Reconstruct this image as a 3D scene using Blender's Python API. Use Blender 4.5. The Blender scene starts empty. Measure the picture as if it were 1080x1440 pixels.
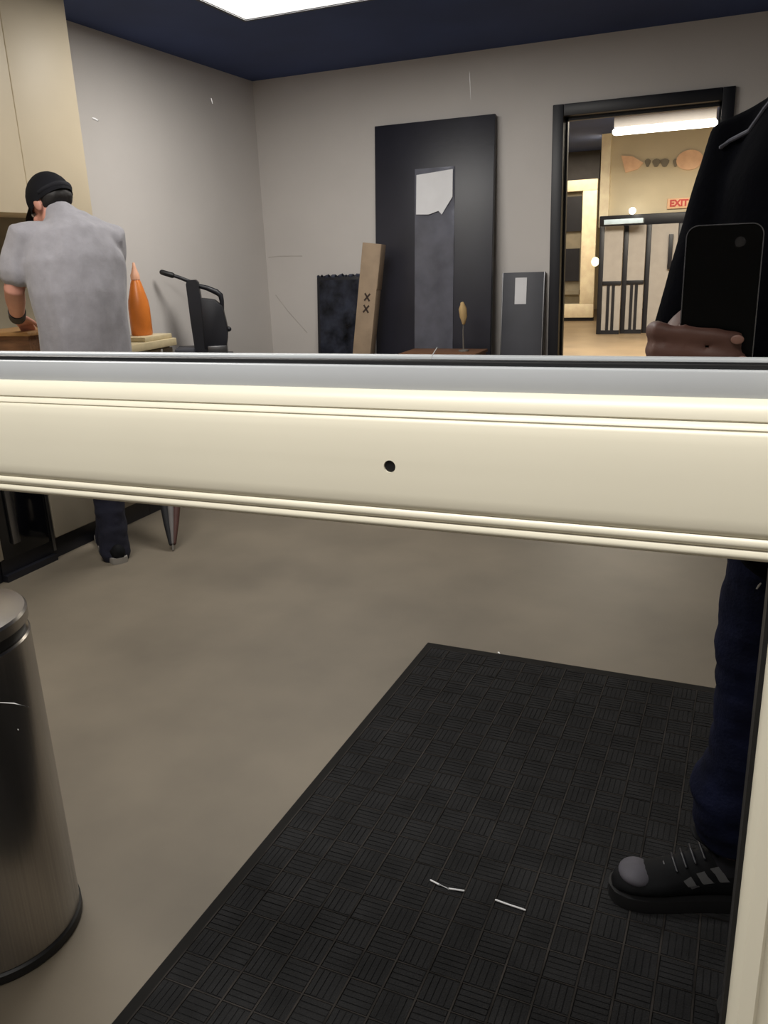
import bpy, bmesh, math, random
from mathutils import Vector, Matrix, noise
random.seed(4)
S = bpy.context.scene
COL = S.collection
V = Vector

# ------------------------------------------------------------------ camera, world, lights, exposure
cam_d = bpy.data.cameras.new('camera'); cam = bpy.data.objects.new('camera', cam_d); COL.objects.link(cam)
F = 1150.0
cam_d.sensor_fit = 'VERTICAL'; cam_d.sensor_height = 36.0; cam_d.lens = F / 1440 * 36; cam_d.clip_start = 0.02; cam_d.clip_end = 60
def _cdir(x, y):
    return V((x - 540, -(y - 720), -F)).normalized()
_Y = _cdir(1041, 340); _X = -_cdir(-2300, 475); _X = (_X - _Y * _X.dot(_Y)).normalized(); _Z = _X.cross(_Y)
cam.matrix_world = Matrix.Translation((0, 0, 1.3)) @ Matrix((_X, _Y, _Z)).to_4x4()
S.camera = cam
w = bpy.data.worlds.new('world'); S.world = w; w.use_nodes = True
w.node_tree.nodes['Background'].inputs[0].default_value = (0.5, 0.55, 0.65, 1); w.node_tree.nodes['Background'].inputs[1].default_value = 0.02
S.view_settings.view_transform = 'Standard'; S.view_settings.look = 'None'; S.view_settings.gamma = 1
S.view_settings.use_curve_mapping = False; S.view_settings.exposure = 0.0
PANEL = 17.0          # emission of the ceiling panels
RAIL_FILL = 36.0     # emission of the unseen near-side panel added to light the rail
FAR_PANEL = 9.0      # emission of the lamps in the far room
def area(name, loc, sx, sy, power, col=(1, .95, .88), spread=180, rot=(0, 0, 0)):
    l = bpy.data.lights.new(name, 'AREA'); l.shape = 'RECTANGLE'; l.size = sx; l.size_y = sy; l.energy = power; l.color = col; l.spread = math.radians(spread)
    o = bpy.data.objects.new(name, l); COL.objects.link(o); o.location = loc; o.rotation_euler = rot; return o

# ------------------------------------------------------------------ materials
def lin(c):
    c = c / 255.0
    return c / 12.92 if c <= 0.04045 else ((c + 0.055) / 1.055) ** 2.4
def rgb(r, g, b): return (lin(r), lin(g), lin(b), 1)
def mat(name, c, rough=.6, metal=0., var=.06, vscale=8., bump=0., bscale=60., coat=0., stretch=None, sheen=0., spec=.5):
    m = bpy.data.materials.new(name); m.use_nodes = True; nt = m.node_tree; p = nt.nodes['Principled BSDF']
    p.inputs['Roughness'].default_value = rough; p.inputs['Metallic'].default_value = metal
    p.inputs['Coat Weight'].default_value = coat; p.inputs['Sheen Weight'].default_value = sheen; p.inputs['Specular IOR Level'].default_value = spec
    tc = nt.nodes.new('ShaderNodeTexCoord'); src = tc.outputs['Object']
    if stretch:
        mp = nt.nodes.new('ShaderNodeMapping'); mp.inputs['Scale'].default_value = stretch
        nt.links.new(src, mp.inputs[0]); src = mp.outputs[0]
    n = nt.nodes.new('ShaderNodeTexNoise'); n.inputs['Scale'].default_value = vscale; n.inputs['Detail'].default_value = 5
    nt.links.new(src, n.inputs['Vector'])
    r = nt.nodes.new('ShaderNodeValToRGB'); a, b = r.color_ramp.elements
    a.position = .3; b.position = .7
    a.color = tuple(max(0, x * (1 - var * 2)) for x in c[:3]) + (1,); b.color = tuple(min(1, x * (1 + var * 2)) for x in c[:3]) + (1,)
    nt.links.new(n.outputs['Fac'], r.inputs[0]); nt.links.new(r.outputs[0], p.inputs['Base Color'])
    if bump:
        n2 = nt.nodes.new('ShaderNodeTexNoise'); n2.inputs['Scale'].default_value = bscale; n2.inputs['Detail'].default_value = 3
        nt.links.new(src, n2.inputs['Vector'])
        bp = nt.nodes.new('ShaderNodeBump'); bp.inputs['Strength'].default_value = bump; bp.inputs['Distance'].default_value = .01
        nt.links.new(n2.outputs['Fac'], bp.inputs['Height']); nt.links.new(bp.outputs[0], p.inputs['Normal'])
    return m
def emit(name, c, s):
    m = bpy.data.materials.new(name); m.use_nodes = True; nt = m.node_tree; nt.nodes.clear()
    e = nt.nodes.new('ShaderNodeEmission'); o = nt.nodes.new('ShaderNodeOutputMaterial'); e.inputs[0].default_value = c; e.inputs[1].default_value = s
    nt.links.new(e.outputs[0], o.inputs[0]); return m
def clear(name, c):
    m = bpy.data.materials.new(name); m.use_nodes = True; nt = m.node_tree; nt.nodes.clear()
    e = nt.nodes.new('ShaderNodeBsdfTransparent'); o = nt.nodes.new('ShaderNodeOutputMaterial'); e.inputs[0].default_value = c
    nt.links.new(e.outputs[0], o.inputs[0]); return m
M = dict(
    wall=mat('wall paint', rgb(208, 203, 199), .75, var=.015, vscale=2, bump=.05, bscale=120),
    ceiling=mat('navy ceiling paint', rgb(54, 70, 114), .8, var=.1, vscale=1.2),
    floor=mat('sealed concrete', rgb(114, 105, 91), .58, var=.10, vscale=2.0, bump=.03, bscale=20),
    scuff=mat('wall scuff', rgb(186, 180, 175), .8),
    cream=mat('cream painted aluminium', rgb(225, 220, 201), .38, var=.012, vscale=5),
    reflgrey=mat('bead in ceiling reflection grey', rgb(182, 186, 190), .4, metal=.0, var=.02),  # bead colour carries the grey reflection of the navy ceiling
    rubber=mat('black rubber gasket', rgb(10, 11, 14), .5),
    glass=clear('clear stand-in for mirror glass', (.965, .968, .968, 1)),
    scratch=mat('glass scratch', rgb(205, 205, 205), .5),
    black=mat('black paint', rgb(24, 25, 32), .45, var=.12, vscale=6),
    blacks=mat('black door paint', rgb(34, 34, 44), .42, var=.1, vscale=3, bump=.04, bscale=30),
    blackgloss=mat('black gloss', rgb(10, 11, 15), .12),
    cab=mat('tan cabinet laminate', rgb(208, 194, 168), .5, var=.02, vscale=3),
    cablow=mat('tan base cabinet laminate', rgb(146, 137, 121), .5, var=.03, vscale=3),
    counter=mat('beige countertop', rgb(200, 185, 150), .4, var=.05, vscale=20),
    steel=mat('brushed stainless', rgb(168, 164, 160), .27, metal=1., var=.05, vscale=3, stretch=(90, 90, .5)),
    steeld=mat('dull steel', rgb(120, 120, 122), .35, metal=1., var=.1, vscale=4),
    film=mat('crinkled plate film', rgb(140, 142, 156), .2, metal=.2, var=.1, vscale=6, bump=.25, bscale=9),
    blackfilm=mat('black plastic film', rgb(58, 62, 76), .25, var=.45, vscale=9, bump=.5, bscale=14),
    mat=mat('mat field', rgb(30, 30, 31), .85, var=.1, vscale=30, bump=.3, bscale=300, spec=.12),
    matrib=mat('mat ribs', rgb(36, 36, 37), .85, var=.16, vscale=9, bump=.3, bscale=250, spec=.12),
    matline=mat('mat seams', rgb(47, 44, 42), .85, var=.3, vscale=12, spec=.12),
    matedge=mat('mat edge', rgb(24, 23, 22), .8, var=.08, spec=.15),
    card=mat('cardboard', rgb(152, 132, 110), .8, var=.06, vscale=10),
    ink=mat('dark print', rgb(58, 44, 36), .8),
    greypan=mat('dark grey panel', rgb(66, 67, 74), .55, var=.06, vscale=5),
    white=mat('white paper', rgb(225, 225, 228), .6, var=.02),
    orange=mat('orange liquid plastic', rgb(210, 120, 48), .35, var=.08, vscale=8),
    orangecap=mat('pale bottle top', rgb(222, 168, 138), .4),
    wood=mat('tan wood', rgb(160, 122, 78), .6, var=.12, vscale=6, stretch=(2, 14, 14)),
    woodd=mat('brown board', rgb(112, 78, 54), .6, var=.15, vscale=6, stretch=(2, 14, 14)),
    skinm=mat('fair skin', rgb(196, 140, 122), .55, var=.05, vscale=12, bump=.05, bscale=90),
    skinp=mat('tan skin', rgb(104, 72, 63), .55, var=.07, vscale=14, bump=.06, bscale=110),
    nail=mat('nail', rgb(150, 112, 100), .35),
    greytee=mat('grey jersey', rgb(150, 148, 154), .9, var=.04, vscale=30, bump=.12, bscale=140, sheen=.2),
    blacktee=mat('black jersey', rgb(7, 8, 14), .9, var=.12, vscale=10, bump=.1, bscale=120, spec=.03),
    shoulder_line=mat('grey piping', rgb(92, 94, 108), .7),
    denim=mat('navy denim', rgb(15, 19, 40), .85, var=.2, vscale=14, bump=.2, bscale=160, spec=.12),
    denimd=mat('dark denim', rgb(20, 22, 40), .85, var=.15, vscale=12, bump=.15, bscale=150),
    cap=mat('black cap cloth', rgb(22, 22, 30), .85, var=.15, vscale=14),
    hair=mat('dark hair', rgb(20, 16, 15), .6, var=.2, vscale=20, stretch=(20, 20, 2)),
    glove=mat('dark glove', rgb(40, 34, 34), .7),
    shoe=mat('black suede', rgb(11, 12, 15), .8, var=.15, vscale=20, spec=.2),
    sole=mat('black sole', rgb(15, 15, 17), .6),
    toecap=mat('grey toe cap', rgb(76, 74, 82), .75, var=.1, vscale=20),
    stripe=mat('grey stripe', rgb(112, 112, 114), .7),
    heel=mat('pale grey sole', rgb(140, 136, 130), .7),
    eyew=mat('eye white', rgb(215, 210, 205), .2), iris=mat('iris', rgb(40, 28, 22), .2), lips=mat('lips', rgb(120, 70, 64), .5),
    phone=mat('black phone glass', rgb(6, 7, 10), .35, spec=.15), phonerim=mat('phone rim', rgb(120, 122, 130), .25, metal=.9), lens=mat('phone lens', rgb(30, 30, 36), .08),
    bulk=mat('far beige paint', rgb(212, 199, 170), .7, var=.03, vscale=2),
    fargrey=mat('far grey panel', rgb(160, 154, 148), .6, var=.03),
    fardark=mat('far dark grey paint', rgb(64, 62, 62), .8),
    farfloor=mat('far tan floor', rgb(138, 118, 92), .4, var=.08, vscale=2),
    creamlit=mat('cream surround', rgb(250, 232, 200), .4),
    peach=mat('peach sign', rgb(250, 200, 160), .5), signgrey=mat('grey sign', rgb(130, 122, 106), .6), red=mat('red sign', rgb(205, 70, 62), .5),
    redbrown=mat('red brown cloth', rgb(72, 42, 36), .7), greycloth=mat('grey cloth', rgb(104, 100, 98), .7), blackcloth=mat('black cloth', rgb(22, 22, 26), .8),
    olive=mat('grey olive paint', rgb(130, 122, 104), .7),
    brush=mat('tan bristle', rgb(178, 150, 104), .8), wire=mat('grey wire', rgb(110, 106, 100), .5),
    bluew=mat('pale blue plastic', rgb(190, 210, 224), .4),
)
M['lamp'] = emit('ceiling lamp diffuser', (1, .96, .9, 1), 1.4)
M['lampfill'] = emit('added rail fill diffuser', (1, .96, .9, 1), 1.4)
M['tube'] = emit('tube lamp', (1, .93, .8, 1), FAR_PANEL)
M['spot'] = emit('small warm lamp', (1, .8, .5, 1), 3)

# ------------------------------------------------------------------ mesh helpers
def box(bm, x0, x1, y0, y1, z0, z1, bev=0., seg=2):
    r = bmesh.ops.create_cube(bm, size=1)['verts']
    for v in r: v.co = V(((x0 + x1) / 2 + v.co.x * (x1 - x0), (y0 + y1) / 2 + v.co.y * (y1 - y0), (z0 + z1) / 2 + v.co.z * (z1 - z0)))
    if bev:
        es = list({e for v in r for e in v.link_edges})
        bmesh.ops.bevel(bm, geom=es, offset=bev, segments=seg, affect='EDGES', profile=.5)
def B(*a, **k):
    bm = bmesh.new(); box(bm, *a, **k); return bm
def frame_of(t, side):
    t = t.normalized(); a = side - t * side.dot(t)
    if a.length < 1e-4:
        s2 = V((0, 1, 0)) if abs(t.y) < .9 else V((1, 0, 0)); a = s2 - t * s2.dot(t)
    a.normalize(); return a, t.cross(a).normalized()
def loft(bm, pts, rad, side=V((1, 0, 0)), n=16, cap=True, round_ends=True):
    """closed tube along pts; rad = radius or (a, b) per point, a along `side`"""
    pts = [V(p) for p in pts]; rad = [(r, r) if not isinstance(r, (tuple, list)) else r for r in rad]
    if round_ends:
        def ext(p, q, r, s):
            d = (p - q).normalized(); m = min(r)
            return [(p + d * m * .6, (r[0] * .8, r[1] * .8)), (p + d * m * .92, (r[0] * .4, r[1] * .4))]
        a = ext(pts[0], pts[1], rad[0], 1); b = ext(pts[-1], pts[-2], rad[-1], 1)
        pts = [a[1][0], a[0][0]] + pts + [b[0][0], b[1][0]]; rad = [a[1][1], a[0][1]] + rad + [b[0][1], b[1][1]]
    rings = []
    for i, p in enumerate(pts):
        t = (pts[min(i + 1, len(pts) - 1)] - pts[max(i - 1, 0)])
        a, b = frame_of(t, side)
        rings.append([bm.verts.new(p + a * rad[i][0] * math.cos(2 * math.pi * k / n) + b * rad[i][1] * math.sin(2 * math.pi * k / n)) for k in range(n)])
    for r0, r1 in zip(rings, rings[1:]):
        for k in range(n): bm.faces.new((r0[k], r0[(k + 1) % n], r1[(k + 1) % n], r1[k]))
    if cap: bm.faces.new(rings[0][::-1]); bm.faces.new(rings[-1])
    return rings
def ell(bm, c, rx, ry, rz, ax=None, u=20, v=14):
    r = bmesh.ops.create_uvsphere(bm, u_segments=u, v_segments=v, radius=1)['verts']
    m = ax.to_3x3() if ax is not None else Matrix.Identity(3)
    for q in r: q.co = V(c) + m @ V((q.co.x * rx, q.co.y * ry, q.co.z * rz))
def lathe(bm, prof, c=(0, 0, 0), n=40):
    """prof: list of (r, z); closed on the axis at both ends"""
    rings = []
    for r, z in prof:
        rings.append([bm.verts.new((c[0] + r * math.cos(2 * math.pi * k / n), c[1] + r * math.sin(2 * math.pi * k / n), c[2] + z)) for k in range(n)])
    for a, b in zip(rings, rings[1:]):
        for k in range(n): bm.faces.new((a[k], a[(k + 1) % n], b[(k + 1) % n], b[k]))
    bm.faces.new(rings[0][::-1]); bm.faces.new(rings[-1])
def prism(bm, poly, axis, lo, hi):
    """extrude a 2-D polygon along axis 'x' (poly = y,z) or 'y' (x,z) or 'z' (x,y)"""
    def P(a, b, t): return {'x': (t, a, b), 'y': (a, t, b), 'z': (a, b, t)}[axis]
    A = [bm.verts.new(P(a, b, lo)) for a, b in poly]; C = [bm.verts.new(P(a, b, hi)) for a, b in poly]; n = len(poly)
    bm.faces.new(A[::-1]); bm.faces.new(C)
    for k in range(n): bm.faces.new((A[k], A[(k + 1) % n], C[(k + 1) % n], C[k]))
def xform(bm, mtx): bmesh.ops.transform(bm, matrix=mtx, verts=bm.verts)
def smooth_angle(me, ang=40):
    for p in me.polygons: p.use_smooth = True
    try: me.set_sharp_from_angle(angle=math.radians(ang))
    except Exception: pass
def obj(name, bm, m, parent=None, world=True, smooth=35):
    """link bm as ONE mesh object; under a parent, world coordinates are made local to it"""
    bmesh.ops.recalc_face_normals(bm, faces=bm.faces)
    if parent is not None and world:
        xform(bm, parent.matrix_basis.inverted())if parent.parent is None else xform(bm, (parent.parent.matrix_basis @ parent.matrix_basis).inverted())
    me = bpy.data.meshes.new(name); bm.to_mesh(me); bm.free(); me.materials.append(M[m] if isinstance(m, str) else m)
    smooth_angle(me, smooth)
    o = bpy.data.objects.new(name, me); COL.objects.link(o)
    if parent is not None: o.parent = parent
    return o
def rebase(o, loc):
    """move a top-level mesh's origin to loc without moving its shape"""
    loc = V(loc); o.data.transform(Matrix.Translation(-loc)); o.location = loc
def tag(o, label, cat, group=None, kind=None):
    o['label'] = label; o['category'] = cat
    if group: o['group'] = group
    if kind: o['kind'] = kind
    return o
def thing(name, label, cat, loc=(0, 0, 0), rot=(0, 0, 0), group=None):
    o = bpy.data.objects.new(name, None); COL.objects.link(o); o.empty_display_size = .1
    o.location = loc; o.rotation_euler = rot
    o.matrix_basis = Matrix.LocRotScale(V(loc), o.rotation_euler, V((1, 1, 1)))
    return tag(o, label, cat, group)
def struct(name, bm, m, label=None, parent=None):
    o = obj(name, bm, m, parent)
    if parent is None: o['kind'] = 'structure'
    if label: o['label'] = label; o['category'] = name.split('_')[0]
    return o
def remesh(bm, vox, it=4, fac=.5):
    me = bpy.data.meshes.new('tmp'); bm.to_mesh(me); bm.free()
    o = bpy.data.objects.new('tmp', me); COL.objects.link(o)
    r = o.modifiers.new('r', 'REMESH'); r.mode = 'VOXEL'; r.voxel_size = vox
    s = o.modifiers.new('s', 'SMOOTH'); s.iterations = it; s.factor = fac
    dg = bpy.context.evaluated_depsgraph_get(); ev = o.evaluated_get(dg)
    m2 = bpy.data.meshes.new_from_object(ev)
    b2 = bmesh.new(); b2.from_mesh(m2)
    bpy.data.objects.remove(o); bpy.data.meshes.remove(me); bpy.data.meshes.remove(m2)
    return b2
def wrinkle(bm, amp, scale, stretch=(1, 1, 1), off=0.):
    bm.normal_update()
    for v in bm.verts:
        p = V((v.co.x * stretch[0], v.co.y * stretch[1], v.co.z * stretch[2])) * scale + V((off, off, off))
        v.co += v.normal * amp * (noise.noise(p) + .5 * noise.noise(p * 2.1))

# ------------------------------------------------------------------ room shell (metres; the door plane is y = 0.433)
XL, YB, ZC, XR = -3.37, 5.76, 2.55, 1.7
YD = 0.433
DX0, DX1, DZ1 = -1.172, -0.096, 2.176    # outer edge of the far doorway's black frame
floor = struct('floor', B(XL - .1, XR + .1, -2.6, YB, -.1, 0), 'floor', 'greyish tan sealed concrete floor of the workroom')
ceil_ = struct('ceiling', B(XL - .1, XR + .1, -2.6, YB, ZC, ZC + .1), 'ceiling', 'dark navy painted ceiling over the workroom')
struct('wall_left', B(XL - .1, XL, YD + .06, YB + .12, 0, ZC), 'wall', 'grey painted wall behind the counter and press')
bm = bmesh.new()
box(bm, XL, DX0 + .02, YB, YB + .12, 0, ZC); box(bm, DX1 - .02, XR, YB, YB + .12, 0, ZC); box(bm, DX0 + .02, DX1 - .02, YB, YB + .12, DZ1 - .02, ZC)
struct('wall_back', bm, 'wall', 'grey painted far wall with the black framed doorway')
wb = bpy.data.objects['wall_back']
for k_, pts_ in enumerate((((-3.31, 1.045), (-3.21, .918), (-3.055, .754)), ((-3.35, 1.325), (-3.25, 1.33), (-3.055, 1.325)))):
    bm = bmesh.new(); loft(bm, [(x_, YB, z_) for x_, z_ in pts_], [(.004, .001)] * 3, side=V((0, 0, 1)), n=6, round_ends=False); obj('scuff_mark', bm, 'scuff', wb)
struct('wall_right', B(XR, XR + .1, YD + .06, YB + .12, 0, ZC), 'wall', 'grey painted wall on the unseen side of the room')
bm = bmesh.new()
box(bm, XL, -1.0, YD - .04, YD + .06, 0, ZC); box(bm, .17, XR, YD - .04, YD + .06, 0, ZC); box(bm, -1.0, .17, YD - .04, YD + .06, 1.985, ZC)
struct('wall_front', bm, 'wall', 'grey painted wall around the cream glazed door')
bm = bmesh.new(); box(bm, XL - .1, XL, -2.6, YD - .04, 0, ZC); box(bm, XR, XR + .1, -2.6, YD - .04, 0, ZC); box(bm, XL, XR, -2.7, -2.6, 0, ZC)
struct('wall_near', bm, 'wall', 'grey painted walls of the near side entry')
bm = bmesh.new(); box(bm, XL, DX0 - .0, YB - .012, YB, 0, .1, .003); struct('baseboard_back', bm, 'black')
bm = bmesh.new(); box(bm, XL, XL + .012, 3.78, YB - .013, 0, .1, .003); struct('baseboard_left', bm, 'black')
# black door frame
bm = bmesh.new()
fw = .07
box(bm, DX0, DX0 + fw, YB - .03, YB + .15, 0, DZ1, .004); box(bm, DX1 - fw, DX1, YB - .03, YB + .15, 0, DZ1, .004); box(bm, DX0 + fw, DX1 - fw, YB - .03, YB + .15, DZ1 - fw, DZ1, .004)
box(bm, DX0 + fw, DX0 + fw + .015, YB + .05, YB + .09, 0, DZ1 - fw); box(bm, DX1 - fw - .015, DX1 - fw, YB + .05, YB + .09, 0, DZ1 - fw); box(bm, DX0 + fw, DX1 - fw, YB + .05, YB + .09, DZ1 - fw - .02, DZ1 - fw)
struct('trim_1', bm, 'black', 'black door frame around the opening to the lit far room')
bm = B(DX0 + fw, DX1 - fw, YB, YB + .12, 0, .012); struct('trim_2', bm, 'steeld', 'low metal threshold in the black framed doorway')

# ------------------------------------------------------------------ ceiling lights
def ceiling_light(x, y, sx, sy, label, m='lamp'):
    t = thing('ceiling_light', label, 'light', (x, y, ZC), group='ceiling light panels')
    bm = bmesh.new()
    for a in ((x - sx / 2 - .02, x + sx / 2 + .02, y - sy / 2 - .02, y - sy / 2), (x - sx / 2 - .02, x + sx / 2 + .02, y + sy / 2, y + sy / 2 + .02), (x - sx / 2 - .02, x - sx / 2, y - sy / 2, y + sy / 2), (x + sx / 2, x + sx / 2 + .02, y - sy / 2, y + sy / 2)):
        box(bm, *a, ZC - .018, ZC)
    obj('frame', bm, 'black', t)
    obj('diffuser', B(x - sx / 2, x + sx / 2, y - sy / 2, y + sy / 2, ZC - .012, ZC), m, t)
    area('ceiling panel lamp', (x, y, ZC - .016), sx, sy, math.pi * sx * sy * (PANEL if m == 'lamp' else RAIL_FILL), (1, .96, .9))
ceiling_light(-1.93, 4.02, 1.22, .61, 'bright square-edged ceiling light panel in the navy ceiling')
ceiling_light(-1.93, 1.75, 1.22, .61, 'ceiling light panel above the near part of the workroom')
ceiling_light(-.3, -.34, 1.2, .3, 'added unseen ceiling panel that lights the cream rail from the near side', 'lampfill')  # unseen fill lamp, added to brighten the cream rail

# ------------------------------------------------------------------ cream glazed door in the near plane
door = thing('door_1', 'cream framed glazed door with a broad mid rail and one screw hole', 'door', (-.42, YD, 0)); door['kind'] = 'structure'
RX0, RX1 = -.9, .032
prof = [(.003, 1.1432), (-.0010, 1.1440), (-.0022, 1.1458), (-.0024, 1.1475), (-.0006, 1.1497), (-.0022, 1.1512), (-.0028, 1.1530), (-.0022, 1.1548), (-.0008, 1.1560),
        (-.0018, 1.1568), (-.0030, 1.1600), (-.0034, 1.1660), (-.0034, 1.1760), (-.0032, 1.1860), (-.0027, 1.1950), (-.0018, 1.2030), (-.0007, 1.2080), (.0002, 1.2098),
        (.0009, 1.2103), (.0003, 1.2112), (.0011, 1.2130), (.0026, 1.2140), (.0030, 1.2146), (.0021, 1.2155), (.0024, 1.2175), (.0036, 1.2205), (.0058, 1.2240), (.0085, 1.2255), (.044, 1.2255), (.044, 1.1432)]
bm = bmesh.new(); prism(bm, [(YD + y, z) for y, z in prof], 'x', RX0, RX1)
rail = obj('mid_rail', bm, 'cream', door, smooth=50)
# the screw hole is cut through the rail's face
hb = bmesh.new(); bmesh.ops.create_cone(hb, cap_ends=True, segments=24, radius1=.0037, radius2=.0037, depth=.05)
xform(hb, Matrix.Translation((-.1793, YD + .01, 1.1822)) @ Matrix.Rotation(math.pi / 2, 4, 'X'))
hole_mesh = bpy.data.meshes.new('tmp'); xform(hb, door.matrix_basis.inverted()); hb.to_mesh(hole_mesh); hb.free()
ho = bpy.data.objects.new('tmp', hole_mesh); COL.objects.link(ho); ho.parent = door
md = rail.modifiers.new('hole', 'BOOLEAN'); md.operation = 'DIFFERENCE'; md.solver = 'EXACT'; md.object = ho
bpy.context.view_layer.update()
me = bpy.data.meshes.new_from_object(rail.evaluated_get(bpy.context.evaluated_depsgraph_get())); rail.modifiers.clear(); rail.data = me; me.name = 'mid_rail'
smooth_angle(me, 50); bpy.data.objects.remove(ho)
bm = bmesh.new(); loft(bm, [(-.1793, YD - .0020, 1.1822), (-.1793, YD + .030, 1.1822)], [.0036, .0036], n=20, round_ends=False)  # black plug puts the shade inside the hole into colour
h_ = obj('hole_shade', bm, 'rubber', door); h_['label'] = 'black plug for the shade inside the screw hole of the cream rail'
# glazing bead, gasket and far bead above the rail
obj('glazing_bead', B(RX0, RX1, YD + .009, YD + .02, 1.2250, 1.2390, .001), 'reflgrey', door)['label'] = 'glazing bead coloured with the grey ceiling reflection'
obj('gasket', B(RX0, RX1, YD + .014, YD + .022, 1.2390, 1.2418, .0008), 'rubber', door)
obj('glazing_bead', B(RX0, RX1, YD + .030, YD + .040, 1.2255, 1.2423, .0012), 'reflgrey', door)
# stile to the right of the glass
sp = [(.031, .0), (.0325, -.003), (.036, -.006), (.0445, -.006), (.0465, -.002), (.0470, .003), (.0490, .003), (.16, .003), (.16, .044), (.031, .044)]
bm = bmesh.new(); prism(bm, [(x, YD + y) for x, y in sp], 'z', 0.02, 1.97); obj('stile', bm, 'cream', door)
bm = bmesh.new(); prism(bm, [(-.868 - x, YD + y) for x, y in sp], 'z', 0.02, 1.97); obj('stile', bm, 'cream', door)
obj('bottom_rail', B(RX0, RX1, YD, YD + .044, .02, .22, .003), 'cream', door); obj('shade_top_rail', B(RX0, RX1, YD, YD + .044, 1.66, 1.97, .003), 'cream', door)  # unseen top rail made deep to keep the fill light off the person
obj('pane', B(RX0, RX1, YD + .0225, YD + .0285, 1.2255, 1.66), 'glass', door); obj('pane', B(RX0, RX1, YD + .0225, YD + .0285, .22, 1.1432), 'glass', door)  # clear panes in place of mirror glass; the reflected room stands behind
obj('gasket', B(.0285, .031, YD + .010, YD + .034, .22, 1.1432), 'rubber', door)
def glass_pt(x, y):   # a point on the glass seen at that place of the photograph
    d = (cam.matrix_world.to_3x3() @ V((x - 540, -(y - 720), -F))); k = (YD + .0222) / d.y; return V((0, 0, 1.3)) + d * k
def chip(a, b, r, name='scratch'):
    bm = bmesh.new(); p, q = glass_pt(*a), glass_pt(*b); mid = (p + q) / 2 + V((0, 0, (p - q).length * .04)); loft(bm, [p, mid, q], [r * .6, r, r * .6], n=8, round_ends=False)
    obj(name, bm, 'scratch', door)
chip((0, 988), (40, 994), .0005); chip((130, 166), (138, 170), .0007); chip((297, 138), (299, 146), .0003); chip((604, 508), (615, 488), .0003)
chip((700, 917), (703, 919), .0005); chip((1064, 828), (1070, 820), .0006); chip((660, 100), (662, 140), .00008); chip((25, 1025), (26, 1027), .0004)

# ------------------------------------------------------------------ floor mat
mt = thing('floor_mat', 'charcoal ribbed entrance mat on the concrete floor behind the glass', 'mat', (-.327, 1.497, 0), (0, 0, math.radians(-1.15)))
MW, ML = 1.185, 1.85
bm = bmesh.new(); prism(bm, [(-MW / 2, 0), (-MW / 2 + .006, .007), (MW / 2 - .006, .007), (MW / 2, 0)], 'y', -ML / 2, ML / 2); obj('base', bm, 'matedge', mt, world=False)
CW = .066
bm = bmesh.new(); bl = bmesh.new()
nx, ny = int((MW - .06) / CW), int((ML - .06) / CW)
x0, y0 = -nx * CW / 2, -ny * CW / 2
for i in range(nx):
    for j in range(ny):
        cx, cy = x0 + (i + .5) * CW, y0 + (j + .5) * CW
        for k in range(5):
            o = (k - 2) * CW / 5.2; hz = .0086 + random.uniform(-.0004, .0004)
            if (i + j) % 2: box(bm, cx - CW * .44, cx + CW * .44, cy + o - CW * .078, cy + o + CW * .078, .007, hz)
            else: box(bm, cx + o - CW * .078, cx + o + CW * .078, cy - CW * .44, cy + CW * .44, .007, hz)
r = obj('rib', bm, 'matrib', mt, world=False); r['kind'] = 'stuff'
for i in range(nx + 1): box(bl, x0 + i * CW - .0018, x0 + i * CW + .0018, y0, -y0, .007, .0096)
for j in range(ny + 1): box(bl, x0, -x0, y0 + j * CW - .0011, y0 + j * CW + .0011, .007, .0088)
r = obj('seam', bl, 'matline', mt, world=False); r['kind'] = 'stuff'
obj('field', B(x0, -x0, y0, -y0, .0068, .0076), 'mat', mt, world=False)
for pts, lab in (([(-.506, 1.356, .0125), (-.485, 1.350, .0125), (-.462, 1.346, .0125), (-.430, 1.351, .0125)], 'curved white thread lying on the charcoal mat'), ([(-.360, 1.349, .0125), (-.335, 1.346, .0125), (-.297, 1.343, .0125)], 'straight white thread on the mat, nearer the shoe')):
    bm = bmesh.new(); loft(bm, pts, [.0018] * len(pts), n=8); o = obj('thread', bm, 'white'); rebase(o, pts[0]); tag(o, lab, 'thread')

# ------------------------------------------------------------------ stainless bin
bx, by = -1.303, .936
t = thing('trash_can', 'round brushed stainless trash can on the floor by the mat', 'trash can', (bx, by, 0))
bm = bmesh.new(); lathe(bm, [(.1, 0), (.156, 0), (.161, .006), (.161, .022), (.156, .026), (.1, .026)], (bx, by, 0), 56); obj('base_ring', bm, 'rubber', t)
bm = bmesh.new(); lathe(bm, [(.1, .026), (.1565, .026), (.158, .03), (.158, .652), (.155, .656), (.1, .656)], (bx, by, 0), 64); obj('body', bm, 'steel', t)
bm = bmesh.new(); lathe(bm, [(.1, .656), (.150, .656), (.150, .676), (.1, .676)], (bx, by, 0), 48); obj('collar', bm, 'rubber', t)
bm = bmesh.new(); lathe(bm, [(.1, .676), (.155, .676), (.159, .679), (.159, .697), (.155, .702), (.12, .708), (.06, .711), (.005, .712)], (bx, by, 0), 56); obj('lid', bm, 'steel', t)

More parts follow.
